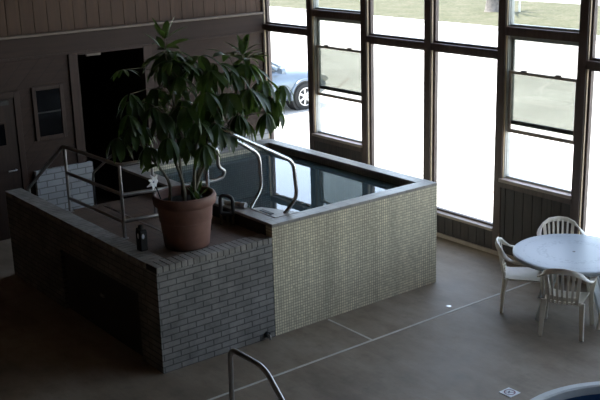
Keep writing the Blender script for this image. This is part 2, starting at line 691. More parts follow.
# ------------------------------------------------------------------ window wall
# openings: (right edge y, left edge y, kind), as the real bays run
bays = [(4.33, 5.545, 'fixed'), (2.998, 4.205, 'hung'), (1.632, 2.873, 'fixed'), (.274, 1.507, 'fixed'), (-1.0, .149, 'hung')]
y = -1.125
for kd in ('fixed', 'fixed', 'hung', 'fixed', 'fixed', 'hung'):
    bays.append((y - 1.21, y, kd))
    y -= 1.335
YEND = bays[-1][0]
GX = XW + .105                  # glass plane
ZT = 4.98
seen = ['leftmost tall fixed window, a grey car showing through it',
        'double-hung window with raised sash between the tub and the parked car',
        'tall fixed window behind the right end of the tiled tub',
        'tall fixed window between the tub and the round table',
        'double-hung window with raised sash behind the white table',
        'tall fixed window at the right edge of the picture']
k = 0
posts = [(5.545, YW)] + [(bays[i + 1][1], bays[i][0]) for i in range(len(bays) - 1)]
for i, (a, b) in enumerate(posts):
    o = MB().box(XW, XW + .15, a, b, 0, ZC).build('trim_%d' % (4 + i), M['wood_frame'], kind='structure', bevel=.004)
    if i < len(posts):
        pass
base = MB()
for i, (y0, y1, kd) in enumerate(bays):
    wdw = thing('window_%d' % (i + 2), seen[i] if i < 6 else 'window further along the same wall, outside the picture', 'window',
                (XW + .05, (y0 + y1) / 2, 0), group='windows of the right wall', kind='structure')
    # tan stop strip on the jamb facing the room's near end
    if kd == 'fixed':
        zs, zt0, zt1 = .365, 2.71, 2.81
    else:
        zs, zt0, zt1 = 1.10, 3.02, 3.13
    fr = MB()
    for (p0, p1) in ((zs, zt0), (zt1, ZT)):
        t = .028
        fr.box(GX - .03, GX + .03, y0, y0 + t, p0, p1)
        fr.box(GX - .03, GX + .03, y1 - t, y1, p0, p1)
        fr.box(GX - .03, GX + .03, y0 + t, y1 - t, p0, p0 + t)
        fr.box(GX - .03, GX + .03, y0 + t, y1 - t, p1 - t, p1)
    if kd == 'hung':
        for (p0, p1) in ((zs, zt0), (zt1, ZT)):
            fr.box(XW + .044, GX + .042, y1 - .022, y1, p0, p1)
            fr.box(XW + .044, GX + .042, y0, y0 + .022, p0, p1)
    fr.build('window_frame', M['alu'] if kd == 'hung' else M['wood_frame'], wdw)
    st = MB()
    st.box(XW + .018, XW + .040, y1 - .014, y1, zs, zt0)
    st.box(XW + .018, XW + .040, y1 - .014, y1, zt1, ZT)
    st.build('stop_strip', M['tan_stop'], wdw)
    MB().box(XW + .002, XW + .145, y0, y1, zt0, zt1).build('transom', M['wood_frame'], wdw, bevel=.004)
    MB().box(XW + .002, XW + .145, y0, y1, ZT, ZC).build('head', M['wood_frame'], wdw)
    MB().box(GX - .003, GX + .003, y0 + .028, y1 - .028, zt1 + .028, ZT - .028).build('upper_pane', M['glass'], wdw)
    if kd == 'fixed':
        MB().box(GX - .003, GX + .003, y0 + .028, y1 - .028, zs + .028, zt0 - .028).build('lower_pane', M['glass'], wdw)
        MB().box(XW - .02, XW + .145, y0, y1, zs - .04, zs).build('window_sill', M['sill'], wdw, bevel=.005)
    else:
        MB().box(XW - .03, XW + .145, y0 - .02, y1 + .02, zs - .045, zs).build('window_sill', M['sill'], wdw, bevel=.006)
        MB().box(XW - .012, XW + .01, y0 - .01, y1 + .01, zs - .12, zs - .045).build('sill_apron', M['wood_frame'], wdw, bevel=.004)
        # upper sash (outer track)
        t = .035
        us, ux = MB(), GX + .018
        ya, yb, z0, z1 = y0 + .028, y1 - .028, 1.84, zt0 - .028
        us.box(ux - .014, ux + .014, ya, ya + t, z0, z1).box(ux - .014, ux + .014, yb - t, yb, z0, z1)
        us.box(ux - .014, ux + .014, ya + t, yb - t, z0, z0 + .055).box(ux - .014, ux + .014, ya + t, yb - t, z1 - t, z1)
        so = us.build('upper_sash', M['alu'], wdw)
        MB().box(ux - .003, ux + .003, ya + t, yb - t, z0 + .055, z1 - t).build('pane', M['hung_glass'], so)
        # lower sash, raised (inner track)
        ls, lx = MB(), GX - .018
        z0, z1 = 1.735, 2.555
        ls.box(lx - .014, lx + .014, ya, ya + t, z0, z1).box(lx - .014, lx + .014, yb - t, yb, z0, z1)
        ls.box(lx - .014, lx + .014, ya + t, yb - t, z0, z0 + .045).box(lx - .014, lx + .014, ya + t, yb - t, z1 - .035, z1)
        so = ls.build('lower_sash', M['sill'], wdw)
        MB().box(lx - .003, lx + .003, ya + t, yb - t, z0 + .045, z1 - .035).build('pane', M['hung_glass'], so)
        for f in (.28, .78):
            yy = ya + (yb - ya) * f
            MB().box(lx - .035, lx + .01, yy - .035, yy + .035, z1, z1 + .022).build('latch', M['wood_frame'], so, bevel=.006)
    # boards under the sill
    zb = zs - .04
    yy = y0 - .0
    while yy < y1 - .01:
        base.box(XW + .012, XW + .05, yy + .003, min(yy + .150, y1) - .003, .0, zb)
        yy += .153
    base.box(XW + .05, XW + .15, y0, y1, 0, zb)
base.box(XW, XW + .15, YB, YEND, 0, ZC)
base.build('wall_right', M['wood_base'], kind='structure')
MB().box(XW - .022, XW + .012, YEND, YW - .08, 0, .055).build('baseboard_right', M['sill'], kind='structure', bevel=.006)

# pale joint strips in the floor
MB().box(-3.2, XW - .02, -.825, -.795, -.01, .004).build('trim_30', M['joint'], kind='structure')
MB().box(.73, .756, -.795, -.03, -.01, .004).build('trim_31', M['joint'], kind='structure')

# ------------------------------------------------------------------ outside
MB().box(XW + .15, 24.4, -40, 70, -.12, -.03).build('ground', M['paving'], kind='structure')
MB().box(24.4, 24.6, -40, 90, -.12, .08).build('trim_32', M['joint'], kind='structure')
MB().box(24.6, 34.8, -40, 90, -.12, .02).build('ground_lawn', M['lawn'], kind='structure')
MB().box(34.8, 90, -60, 140, -.12, -.0).build('ground_road', M['paving'], kind='structure')

# ------------------------------------------------------------------ tiled whirlpool tub
TW, TD, TZ, RW, WZ = 2.559, 3.528, 1.33, .185, 1.225
tub = thing('whirlpool_tub', 'raised square soaking tub faced in pale mosaic tile by the windows', 'tub', (TW / 2, TD / 2, 0))
# shell: outer faces below the rim
zt = TZ - .035
MB().box(0, TW, 0, .12, 0, zt).build('tile_facing', M['mosaic_y'], tub)
MB().box(TW - .12, TW, .12, TD, 0, zt).build('side_facing', M['mosaic_x'], tub)
MB().box(.12, TW - .12, TD - .12, TD, 0, zt).build('back_facing', M['mosaic_y'], tub)
MB().box(0, .12, .12, TD, 0, zt).build('deck_side_facing', M['brown_tile'], tub)
rim = MB()
for a in ((0, TW, 0, RW), (0, TW, TD - RW, TD), (0, RW, RW, TD - RW), (TW - RW, TW, RW, TD - RW)):
    rim.box(a[0] - .004 if a[0] == 0 else a[0], a[1], a[2] - .004 if a[2] == 0 else a[2], a[3], zt, TZ)
rim.build('rim', M['rim'], tub, bevel=.006)
li = MB()
e = .01
li.box(.12, RW - e, .12, TD - .12, .3, zt).box(TW - RW + e, TW - .12, .12, TD - .12, .3, zt)
li.box(RW - e, TW - RW + e, .12, RW - e, .3, zt)
li.box(.12, TW - .12, .12, TD - .12, .25, .3)
li.build('basin', M['basin'], tub)
MB().box(RW - e, TW - RW + e, TD - RW + e, TD - .12, .3, zt).build('basin_back', M['mosaic_y'], tub)
MB().box(RW, TW - RW, RW, 1.0, .3, .62).build('bench', M['basin'], tub)
# raised corner cover with a dark slot
cc = MB().prism([(RW - .02, RW - .02), (.50, RW - .02), (.40, .40), (.30, .62), (RW - .02, .66)], 2, TZ - .03, TZ + .006)
co = cc.build('corner_cover', M['rim'], tub, bevel=.006)
MB().box(.20, .25, .30, .52, TZ + .002, TZ + .012).build('slot', M['black'], co)
wt = MB().quad([(RW - e, RW - e, WZ), (TW - RW + e, RW - e, WZ), (TW - RW + e, TD - RW + e, WZ), (RW - e, TD - RW + e, WZ)]).build('water', M['water'])
tag(wt, 'still teal water filling the tiled tub, mirroring the windows', 'water', kind='stuff')

# ------------------------------------------------------------------ brick platform
PLX, HB, DZ = -1.467, 1.182, 1.165
LEND = 4.01                      # far end of the long side wall
plat = thing('brick_platform', 'grey brick raised platform with steps beside the tiled tub', 'platform', (-.73, 1.3, 0))
MB().box(PLX, -.006, 0, .2, 0, HB - .07).build('front_wall', M['brick_y'], plat)
sw = MB()
CW = .215
# side wall with a recessed service opening
sw.box(PLX, PLX + CW, .2, .44, 0, HB - .07).box(PLX, PLX + CW, 2.385, LEND, 0, HB - .07)
sw.box(PLX, PLX + CW, .44, 2.385, .78, HB - .07)
sw.build('side_wall', M['brick_x'], plat)
pn = MB().box(PLX + .045, PLX + .08, .44, 2.385, 0.0, .78).build('access_panel', M['panel'], plat)
MB().box(PLX + .03, PLX + .05, 1.36, 1.44, .44, .47).build('pull_handle', M['steel'], pn)
# cap bricks
cp = MB()
x = PLX
while x < -.05:
    x1 = min(x + .074, -.006)
    cp.box(x + .004, x1 - .004, -.006, .205, HB - .066, HB)
    x += .074
y = .209
while y < LEND:
    y1 = min(y + .074, LEND)
    cp.box(PLX - .006, PLX + CW, y + .004, y1 - .004, HB - .066, HB)
    y += .074
cp.build('cap_bricks', M['cap'], plat, bevel=.005)
mo = MB().box(PLX + .002, -.008, .003, .2, HB - .075, HB - .008).box(PLX + .002, PLX + CW - .004, .2, LEND - .003, HB - .075, HB - .008)
mo.build('cap_mortar', M['mortar'], plat)
MB().box(PLX + CW, -.004, .2, 2.6, DZ - .08, DZ).build('deck_floor', M['deck'], plat)
MB().box(PLX + CW, -.004, 2.5, 2.6, 0, DZ - .08).build('end_wall', M['brown_tile'], plat)
MB().box(-.795, -.765, .9, 2.5, DZ - .01, DZ + .005).build('tread_strip', M['steel'], plat, label='pale metal strip set in the deck')
for i in range(5):
    zz = DZ - (i + 1) * DZ / 6
    MB().box(PLX + CW + .005, -.52, 2.6 + i * .28, 2.6 + (i + 1) * .28, 0, zz).build('step', M['deck'], plat)

# steel railing round the platform
RX, RY = -1.22, 1.13
rail = thing('platform_railing', 'steel three-bar railing around the raised platform behind the plant', 'railing', (RX, RY, DZ))
# top rail: sloped stair end, along the side wall, corner, across to the looped end
top = round_path([(RX, 3.83, 1.20), (RX, 2.58, 1.985), (RX, RY, 2.01), (.06, RY, 1.985), (.06, RY, 1.76), (.15, RY, 1.70), (.12, RY, 1.63), (.0, RY, 1.61), (RX, RY, 1.67)],
                 [.06, .07, .05, .06, .04, .03, .05], 5)
MB().tube(top, .023, 10).build('top_rail', M['steel'], rail, True)
MB().tube([(RX, 2.54, 1.66), (RX, RY, 1.68)], .021, 10).build('middle_rail', M['steel'], rail, True)
MB().tube([(RX, 2.54, 1.34), (RX, RY, 1.36)], .021, 10).build('lower_rail', M['steel'], rail, True)
MB().tube([(RX, RY, 1.36), (-.1, RY, 1.34)], .021, 10).build('lower_rail', M['steel'], rail, True)
for (px, py, z1) in ((RX, 2.54, 1.985), (RX, RY, 2.01), (-.12, RY, 1.99)):
    MB().tube([(px, py, DZ), (px, py, z1)], .019, 10).lathe([(.045, 0), (.045, .008), (.02, .014)], (px, py, DZ), 16).build('post', M['steel'], rail, True)
MB().tube([(RX, 3.80, .2), (RX, 3.80, 1.215)], .019, 10).build('post', M['steel'], rail, True)

sr = thing('stair_handrail', 'dark sloped handrail on the far side of the platform steps', 'handrail', (-.55, 2.9, 0))
MB().tube(round_path([(-.55, 1.62, DZ), (-.55, 1.62, 2.02), (-.55, 2.20, 2.0), (-.55, 3.25, 1.40), (-.55, 3.25, .52)], .08), .017, 10).build('rail', M['steel'], sr, True)

# ------------------------------------------------------------------ tub grab rails
gr = thing('tub_handrail', 'pair of bent chrome entry rails at the near corner of the tub', 'handrail', (.2, .45, DZ))
ya, yb = .74, .20
MB().tube(round_path([(-.34, ya, DZ), (-.34, ya, 2.42), (.38, ya, 1.935), (.40, ya, 1.52), (.19, ya - .06, TZ)], [.12, .10, .10]), .023, 12).build('rail', M['chrome'], gr, True)
MB().tube(round_path([(-.30, ya, 2.40), (-.44, ya - .1, 2.44), (-.44, yb + .1, 2.44), (-.36, yb, 2.38), (.47, yb, 1.925), (.51, yb, 1.50), (.35, yb + .05, TZ - .02)], [.08, .08, .1, .10, .10]), .023, 12).build('rail', M['chrome'], gr, True)

# ------------------------------------------------------------------ things on the platform
t = thing('canister', 'black boxy canister with a white mark on the side wall cap', 'canister', (-1.29, .60, HB))
B0 = Vector((-1.29, .60, HB))
MB().prism([(B0.y - .052, B0.z), (B0.y + .052, B0.z), (B0.y + .058, B0.z + .20), (B0.y + .040, B0.z + .235), (B0.y - .045, B0.z + .235), (B0.y - .056, B0.z + .21)], 0, B0.x - .042, B0.x + .042).build('body', M['black'], t, bevel=.010)
MB().lathe([(.024, .230), (.024, .270), (.017, .282)], (B0.x, B0.y + .012, HB), 14).build('lid', M['black'], t, True)
MB().tube(round_path([(B0.x, B0.y + .050, HB + .225), (B0.x, B0.y + .10, HB + .225), (B0.x, B0.y + .10, HB + .145), (B0.x, B0.y + .052, HB + .135)], .03), .010, 8).build('handle', M['black'], t, True)
MB().prism([(B0.x - .012 + .016 * math.cos(q * PI / 8), B0.z + .165 + (.032 if q < 8 else .026) * math.sin(q * PI / 8)) for q in range(16)], 1, B0.y - .0585, B0.y - .050).build('label_patch', M['petal'], t, label='small white mark')
MB().prism([(B0.y - .005 + .018 * math.cos(q * PI / 8), B0.z + .165 + .032 * math.sin(q * PI / 8)) for q in range(16)], 0, B0.x - .0435, B0.x - .040).build('label_patch', M['petal'], t, label='small white mark')

t = thing('padded_loop', 'black padded loop on short posts between the pot and the tub', 'grab loop', (-.062, .77, DZ))
dx = Vector((.73, -.68, 0))
c0 = Vector((-.082, .77, DZ))
h = .072
pth = [c0 - dx * h + Vector((0, 0, .14)), c0 - dx * h + Vector((0, 0, .36)), c0 + dx * h + Vector((0, 0, .34)), c0 + dx * h + Vector((0, 0, .12))]
MB().tube(round_path(pth, .06), .022, 10).tube([c0 - dx * h + Vector((0, 0, .14)), c0 + dx * h + Vector((0, 0, .12))], .022, 10).build('loop', M['black'], t, True)
for s in (-1, 0, 1):
    p = c0 + dx * h * s
    MB().tube([p, p + Vector((0, 0, .125))], .016, 8).build('leg', M['stem'], t, True)

t = thing('drain_elbow', 'short white pipe elbow lying on the tub rim by the chrome rail', 'pipe', (.1, .80, TZ))
MB().tube(round_path([(.05, 1.0, TZ + .03), (.09, .92, TZ + .03), (.15, .74, TZ + .03)], .03), .028, 12).build('pipe', M['cream'], t, True)
MB().tube([(.135, .785, TZ + .03), (.155, .725, TZ + .03)], .035, 14).build('collar', M['white_plastic'], t, True)

# ------------------------------------------------------------------ potted plant
PC = Vector((-.805, .475, DZ))
plant = thing('potted_plant', 'big leafy umbrella plant in a terracotta pot on the brick platform', 'plant', PC)
MB().lathe([(.235, 0), (.245, .012), (.278, .29), (.285, .295), (.285, .315), (.288, .32), (.302, .47), (.330, .475), (.340, .49), (.345, .55), (.335, .58), (.316, .585), (.300, .57), (.29, .46), (.285, .45)],
           PC, 48, cap=False).build('pot', M['pot'], plant, True)
MB().lathe([(.30, .48), (.2, .505), (.05, .515), (.01, .516)], PC, 24).build('soil', M['soil'], plant)
rnd = random.Random(11)


def leaf(mb, base, d, L, W, droop):
    """one leaflet: folded blade that bends down along its length"""
    d = d.normalized()
    side = d.cross(Vector((0, 0, 1)))
    if side.length < .1:
        side = Vector((1, 0, 0))
    side.normalize()
    side = (side + Vector((rnd.uniform(-.4, .4), rnd.uniform(-.4, .4), rnd.uniform(-.4, .4)))).normalized()
    prof = [(0, .10), (.12, .5), (.3, .92), (.5, 1.0), (.7, .86), (.87, .5), (1, .04)]
    p = Vector(base)
    rows = []
    last = 0
    for s, w in prof:
        p = p + d * L * (s - last)
        last = s
        d = (d + Vector((0, 0, -1)) * droop * .16).normalized()
        sd = (side - d * side.dot(d)).normalized()
        nrm = sd.cross(d)
        if nrm.z < 0:
            nrm = -nrm
        rows.append([mb.bm.verts.new(p + sd * W / 2 * w + nrm * W * .12 * w), mb.bm.verts.new(p), mb.bm.verts.new(p - sd * W / 2 * w + nrm * W * .12 * w)])
    for a, b in zip(rows, rows[1:]):
        for i in (0, 1):
            mb.bm.faces.new((a[i], a[i + 1], b[i + 1], b[i]))


# canopy hubs: x, y, z, leaflet length, droop, upright
hubs = [(-.95, .42, 3.42, .28, .1, 1.5), (-.84, .45, 3.26, .24, .3, .9), (-.92, .50, 3.30, .26, .3, 1.1), (-.90, .40, 3.18, .26, .5, .6), (-.02, .40, 3.16, .26, .3, 1.2), (-.90, .55, 3.22, .30, .5, .3), (-.78, .50, 3.16, .28, .6, .2), (-.86, .35, 3.02, .28, .8, .1), (-.80, .60, 3.26, .26, .8, .1), (-.62, .60, 3.18, .26, .8, .1), (-.98, .50, 3.12, .26, .9, 0),
        (-.98, .60, 2.90, .30, .9, 0), (-.72, .70, 3.00, .26, .7, .1), (-.60, .45, 3.08, .28, .7, .2), (-.50, .30, 3.05, .30, .6, .2),
        (-.46, .55, 3.18, .30, .5, .4), (-.36, .40, 3.10, .32, .7, .2), (-.28, .65, 2.98, .30, .8, .1), (-.20, .35, 3.00, .30, .8, .1),
        (-.10, .55, 3.14, .28, .4, .8), (.03, .45, 3.18, .26, .2, 1.3), (.10, .50, 3.10, .26, .4, .7), (.04, .40, 3.05, .30, .7, .2), (.16, .55, 2.98, .30, .8, .1),
        (.24, .40, 2.86, .30, .9, 0), (.36, .60, 2.74, .30, 1.0, -.1), (.42, .45, 2.62, .28, 1.1, -.2), (.50, .55, 2.60, .26, 1.1, -.2), (.50, .40, 2.76, .26, 1.0, -.1), (.54, .60, 2.44, .24, 1.2, -.3), (-1.44, .40, 2.70, .26, 1.0, -.1), (-1.48, .6, 2.44, .26, 1.1, -.2),
        (.30, .70, 2.62, .28, 1.0, -.2), (.12, .35, 2.74, .30, 1.0, -.1), (-.02, .60, 2.72, .30, 1.0, 0), (.20, .30, 2.50, .28, 1.1, -.2),
        (-1.38, .55, 3.14, .20, .3, .2), (-1.38, .45, 2.90, .22, .7, 0), (-1.28, .60, 2.80, .28, .9, 0), (-1.16, .40, 2.74, .30, 1.0, -.1),
        (-1.34, .50, 2.56, .30, 1.0, -.1), (-1.18, .65, 2.52, .30, 1.0, -.1), (-1.02, .45, 2.66, .32, 1.0, -.1), (-1.06, .30, 2.42, .30, 1.1, -.2),
        (-1.24, .40, 2.34, .26, 1.1, -.2), (-.90, .55, 2.56, .30, 1.0, -.1), (-.84, .35, 2.38, .30, 1.1, -.2), (-.74, .50, 2.74, .30, .9, 0),
        (-.68, .30, 2.54, .32, 1.0, -.1), (-.60, .60, 2.40, .30, 1.1, -.2), (-.52, .40, 2.72, .32, .9, 0), (-.46, .30, 2.48, .32, 1.1, -.1),
        (-.36, .55, 2.62, .30, 1.0, -.1), (-.30, .35, 2.40, .30, 1.1, -.2), (-.20, .50, 2.72, .30, 1.0, 0), (-.14, .35, 2.52, .30, 1.1, -.2),
        (.00, .45, 2.42, .28, 1.1, -.2), (-.66, .15, 2.86, .30, .9, 0), (-.40, .15, 2.82, .32, .9, 0), (-.16, .10, 2.84, .30, .9, 0),
        (-.90, .15, 2.74, .30, .9, 0), (-.56, .85, 2.84, .30, .9, 0), (-.20, .90, 2.80, .30, .9, 0), (-.90, .90, 2.74, .30, .9, 0),
        (-.56, .95, 2.52, .30, 1.0, -.1), (-.1, .95, 2.52, .30, 1.0, -.1), (-1.0, .95, 2.44, .30, 1.0, -.1), (-.70, .15, 2.32, .28, 1.1, -.2)]
fol = MB()
stm = MB()
stems = []
roots = [((-.98, .50), (-1.25, .50, 2.35)), ((-.92, .34), (-.98, .45, 2.60)), ((-.84, .48), (-.92, .45, 3.0)),
         ((-.76, .36), (-.60, .40, 2.65)), ((-.70, .48), (-.30, .45, 2.60)), ((-.72, .40), (.10, .48, 2.62))]
for (bx, by), tp in roots:
    b = Vector((bx + .05, by + .05, DZ + .50))
    tpv = Vector(tp)
    pts = []
    for i in range(9):
        s = i / 8
        p = b.lerp(tpv, s)
        out = (1 - s) * s * .22
        p.x = b.x + (tpv.x - b.x) * (s ** 1.7) + math.sin(s * 7 + bx * 20) * .018
        p.y += math.sin(s * 6 + by * 30) * .02
        pts.append(p)
    stm.tube(pts, [.020 - .010 * i / 8 for i in range(9)], 8)
    stems.append(pts)
for hx, hy, hz, L, dr_, upr in hubs:
    hub = Vector((hx, hy, hz))
    best = min((p for s in stems for p in s[2:]), key=lambda p: (p - hub).length + (0 if p.z < hz else 1.0))
    mid = best.lerp(hub, .55) + Vector((0, 0, .06))
    stm.tube([best, best.lerp(mid, .5) + Vector((0, 0, .02)), mid, hub], [.008, .007, .006, .004], 6)
    nl = rnd.choice((7, 8, 9, 10)) if upr < .8 else 6
    a0 = rnd.uniform(0, 6.28)
    for i in range(nl):
        a = a0 + 2 * PI * i / nl + rnd.uniform(-.25, .25)
        el = upr * .9 - .15 + rnd.uniform(-.5, .25)
        dd = Vector((math.cos(a), math.sin(a), math.tan(max(-1.25, min(1.25, el)))))
        ll = L * rnd.uniform(.72, 1.08)
        st = hub + Vector((math.cos(a), math.sin(a), 0)) * .02
        leaf(fol, st, dd, ll, ll * rnd.uniform(.23, .33), dr_ * rnd.uniform(1.2, 2.8) + .3)
for s in stems:                                     # a few leaves along the stems and low shoots from the soil
    for p in s[5:]:
        for q in range(2):
            a = rnd.uniform(0, 6.28)
            leaf(fol, p, Vector((math.cos(a), math.sin(a), rnd.uniform(-.3, .4))), rnd.uniform(.16, .26), .075, 1.2)
for i in range(13):
    a = rnd.uniform(0, 6.28)
    leaf(fol, (-.70 + rnd.uniform(-.06, .06), .38 + rnd.uniform(-.06, .06), DZ + .51), Vector((math.cos(a) * .6, math.sin(a) * .6, rnd.uniform(.6, 1.6))), rnd.uniform(.16, .26), .04, .5)
stm.build('stems', M['stem'], plant, True)
fol.build('foliage', M['leaf'], plant, True)

# white flower on a stick in the pot
fl_ = thing('artificial_flower', 'small white star-petalled flower on a stick at the left pot edge', 'flower', (-1.06, .52, DZ + .50))
fc = Vector((-1.185, .46, 1.945))
MB().tube([(-1.04, .52, DZ + .47), (-1.12, .49, 1.84), fc], .007, 6).build('stick', M['black'], fl_)
for i in range(7):
    a = 2 * PI * i / 7
    dv = (Vector((.97, .25, 0)) * math.cos(a) + Vector((0, 0, 1)) * math.sin(a))
    n1 = Vector((.25, -.95, .2))
    e_ = fc + dv * .085 + n1 * (.02 if i % 2 else -.01)
    sd = dv.cross(n1).normalized()
    MB().ribbon([fc + n1 * .01, fc + dv * .045 + n1 * .02, e_], sd, [.014, .040, .010], .003).build('petal', M['petal'], fl_)
MB().lathe([(.012, -.01), (.022, 0), (.012, .012)], fc, 10).build('centre', M['blue'], fl_)

# ------------------------------------------------------------------ patio table
TC = Vector((3.06, -1.73, 0))
tb = thing('patio_table', 'round white plastic patio table ringed by four chairs', 'table', TC)
MB().lathe([(.645, .688), (.688, .690), (.698, .705), (.696, .730), (.685, .738), (.660, .741), (.40, .7415), (.030, .742), (.001, .742)],
           TC, 72).build('tabletop', M['table_top'], tb, True)
MB().lathe([(.018, .7420), (.017, .7435), (.001, .7435)], TC, 16).build('umbrella_hole', M['black'], tb)
for i in range(4):
    a = math.radians(172 + 90 * i)
    dv = Vector((math.cos(a), math.sin(a), 0))
    sd = Vector((-dv.y, dv.x, 0))
    MB().ribbon([TC + dv * .52, TC + dv * .42 + Vector((0, 0, .25)), TC + dv * .30 + Vector((0, 0, .52)), TC + dv * .26 + Vector((0, 0, .70))], sd, [.075, .09, .11, .13], .04).build('leg', M['table_plastic'], tb, bevel=.004)
MB().lathe([(.30, .66), (.32, .70)], TC, 32).build('collar', M['table_plastic'], tb, True)


# ------------------------------------------------------------------ monobloc chairs
def make_chair(label):
    t = thing('patio_chair', label, 'chair', (0, 0, 0), 0, 'white plastic chairs around the patio table')
    # seat: shallow dished shell
    s = MB()
    nx, ny = 8, 8
    for side in (0, 1):
        g = [[s.bm.verts.new(((i / nx - .5) * (.47 - .07 * (1 - j / ny)), -.21 + .44 * j / ny,
                              .425 - .018 * math.sin(PI * i / nx) + (.012 if j == 0 else 0) - (.022 if j == ny else 0) - side * .02)) for i in range(nx + 1)] for j in range(ny + 1)]
        for j in range(ny):
            for i in range(nx):
                s.bm.faces.new((g[j][i], g[j][i + 1], g[j + 1][i + 1], g[j + 1][i]))
        if side == 0:
            g0 = g
    per = [(0, i) for i in range(nx)] + [(j, nx) for j in range(ny)] + [(ny, nx - i) for i in range(nx)] + [(ny - j, 0) for j in range(ny)]
    for a, b in zip(per, per[1:] + per[:1]):
        s.bm.faces.new((g0[a[0]][a[1]], g0[b[0]][b[1]], g[b[0]][b[1]], g[a[0]][a[1]]))
    s.build('seat', M['chair_plastic'], t, True, local=True)
    for sg in (-1, 1):
        # front leg runs up to the arm
        MB().ribbon([(sg * .265, .27, 0), (sg * .25, .235, .22), (sg * .24, .205, .42), (sg * .268, .20, .55), (sg * .275, .185, .635)],
                    (1, .35 * sg, 0), [.045, .055, .065, .055, .05], .032).build('leg', M['chair_plastic'], t, bevel=.004, local=True)
        MB().ribbon([(sg * .225, -.245, 0), (sg * .215, -.23, .22), (sg * .205, -.205, .43)],
                    (1, -.35 * sg, 0), [.045, .055, .07], .032).build('leg', M['chair_plastic'], t, bevel=.004, local=True)
        MB().ribbon([(sg * .270, .215, .620), (sg * .282, .14, .640), (sg * .286, .0, .648), (sg * .280, -.10, .656)],
                    (1, 0, 0), [.05, .060, .058, .055], .022).build('armrest', M['chair_plastic'], t, bevel=.004, local=True)
    # backrest: arched frame leaning back
    # one rail sweeping from the back of one arm, over the top, to the other arm
    ctl = [(-.280, -.10, .656), (-.272, -.17, .676), (-.245, -.235, .715), (-.195, -.280, .768), (-.11, -.315, .805), (0, -.325, .818)]
    ctl = ctl + [(-x, y, z) for x, y, z in ctl[-2::-1]]
    sides = [(1, 0, 0), (.9, 0, .3), (.7, .1, .7), (.4, .2, .9), (.1, .25, 1), (0, .27, 1)]
    sides = sides + [(-x, -y, -z) if False else (-x, y, z) for x, y, z in sides[-2::-1]]
    # keep the section turning one way round
    sides = [Vector(q) for q in sides]
    for i in range(6, 11):
        if sides[i].dot(sides[i - 1]) < 0:
            sides[i] = -sides[i]
    b = MB()
    b.ribbon(ctl, sides, [.055, .056, .058, .060, .062, .064, .062, .060, .058, .056, .055], .022)
    bo = b.build('backrest', M['chair_plastic'], t, True, local=True)
    for i in range(7):
        u = (i - 3) / 3
        xt, xb = u * .182, u * .150
        zt_ = .800 - .035 * abs(u) ** 2
        yt = -.318 + .040 * abs(u) ** 2
        yb_ = -.235 + .02 * abs(u) ** 2
        MB().ribbon([(xb, yb_, .405), (xb * .6 + xt * .4, yb_ * .6 + yt * .4 - .006, .56), (xt, yt, zt_)], (1, 0, 0), .040 if abs(i - 3) == 3 else .026, .013).build('slat', M['chair_plastic'], bo, bevel=.003, local=True)
    MB().ribbon([(-.165, -.215, .47), (-.08, -.240, .47), (0, -.248, .47), (.08, -.240, .47), (.165, -.215, .47)], (0, 0, 1), .05, .014).build('lower_rail', M['chair_plastic'], bo, bevel=.003, local=True)
    return t


def face(c, d):
    return math.atan2(-d[0], d[1])


ch = make_chair('white plastic armchair with its slatted back toward the viewer, in front of the table')
ch.location = (2.55, -2.03, 0)
ch.rotation_euler.z = face(0, (.88, .47))
dup(ch, (2.735, -1.27, 0), face(0, (.65, -.76)), 'white plastic armchair seen from its side at the left of the table')
dup(ch, (3.57, -1.20, 0), face(0, (-.60, -.80)), 'white plastic armchair behind the table with its back to the windows')
dup(ch, (3.14, -2.50, 0), face(0, (-.12, .99)), 'white plastic armchair cut off by the right edge of the picture')

# ------------------------------------------------------------------ near floor: grab rail, round pool, marker, drains
pr = thing('pool_grab_rail', 'bent steel pool ladder rail standing in the foreground', 'handrail', (-1.6, -1.9, 0))
MB().tube(round_path([(-1.6, -1.50, 0), (-1.6, -1.52, .86), (-1.6, -2.05, .865), (-1.6, -2.75, .25), (-1.6, -3.0, 0)], [.10, .12, .1], 8), .024, 14).build('rail', M['steel'], pr, True)
for yy in (-1.50, -3.0):
    MB().lathe([(.055, 0), (.055, .012), (.028, .022)], (-1.6, yy, 0), 20).build('floor_flange', M['steel'], pr, True)

pl = thing('round_pool', 'sunken round pool with pale coping and blue lining at the lower right corner', 'pool', (PX, PY, 0))
MB().lathe([(PR - .06, -.06), (PR - .06, .02), (PR - .045, .035), (PR + .02, .035), (PR + .035, .02), (PR + .035, 0.001)], (PX, PY, 0), 80, cap=False).build('coping', M['coping'], pl, True)
MB().lathe([(PR - .05, .0), (PR - .055, -1.0), (.01, -1.0)], (PX, PY, 0), 80, cap=False).build('basin', M['blue'], pl, True)
wp = MB().lathe([(PR - .052, 0), (.01, 0)], (PX, PY, -.16), 64, cap=False).build('pool_water', M['pool_water'])
tag(wp, 'blue water in the round sunken pool at the lower right corner', 'water', kind='stuff')

mk = thing('depth_marker', 'small white square tile with a ringed prohibition sign on the floor', 'floor sign', (.928, -2.63, 0))
MB().box(.853, 1.003, -2.705, -2.555, -.002, .005).build('tile', M['white_plastic'], mk)
c_ = Vector((.928, -2.63, .0055))
ink = plain('dark_red_ink', (.16, .05, .08), .5)
ink2 = plain('navy_ink', (.04, .05, .12), .5)
MB().rings([[c_ + Vector((r * math.cos(2 * PI * i / 32), r * math.sin(2 * PI * i / 32), z)) for r, z in ((.046, 0), (.058, 0), (.058, .001), (.046, .001))] for i in range(32)], closed=True).build('ring', ink, mk)
MB().prism([(c_.x - .038, c_.y + .030), (c_.x - .030, c_.y + .038), (c_.x + .038, c_.y - .030), (c_.x + .030, c_.y - .038)], 2, c_.z, c_.z + .001).build('slash', ink, mk)
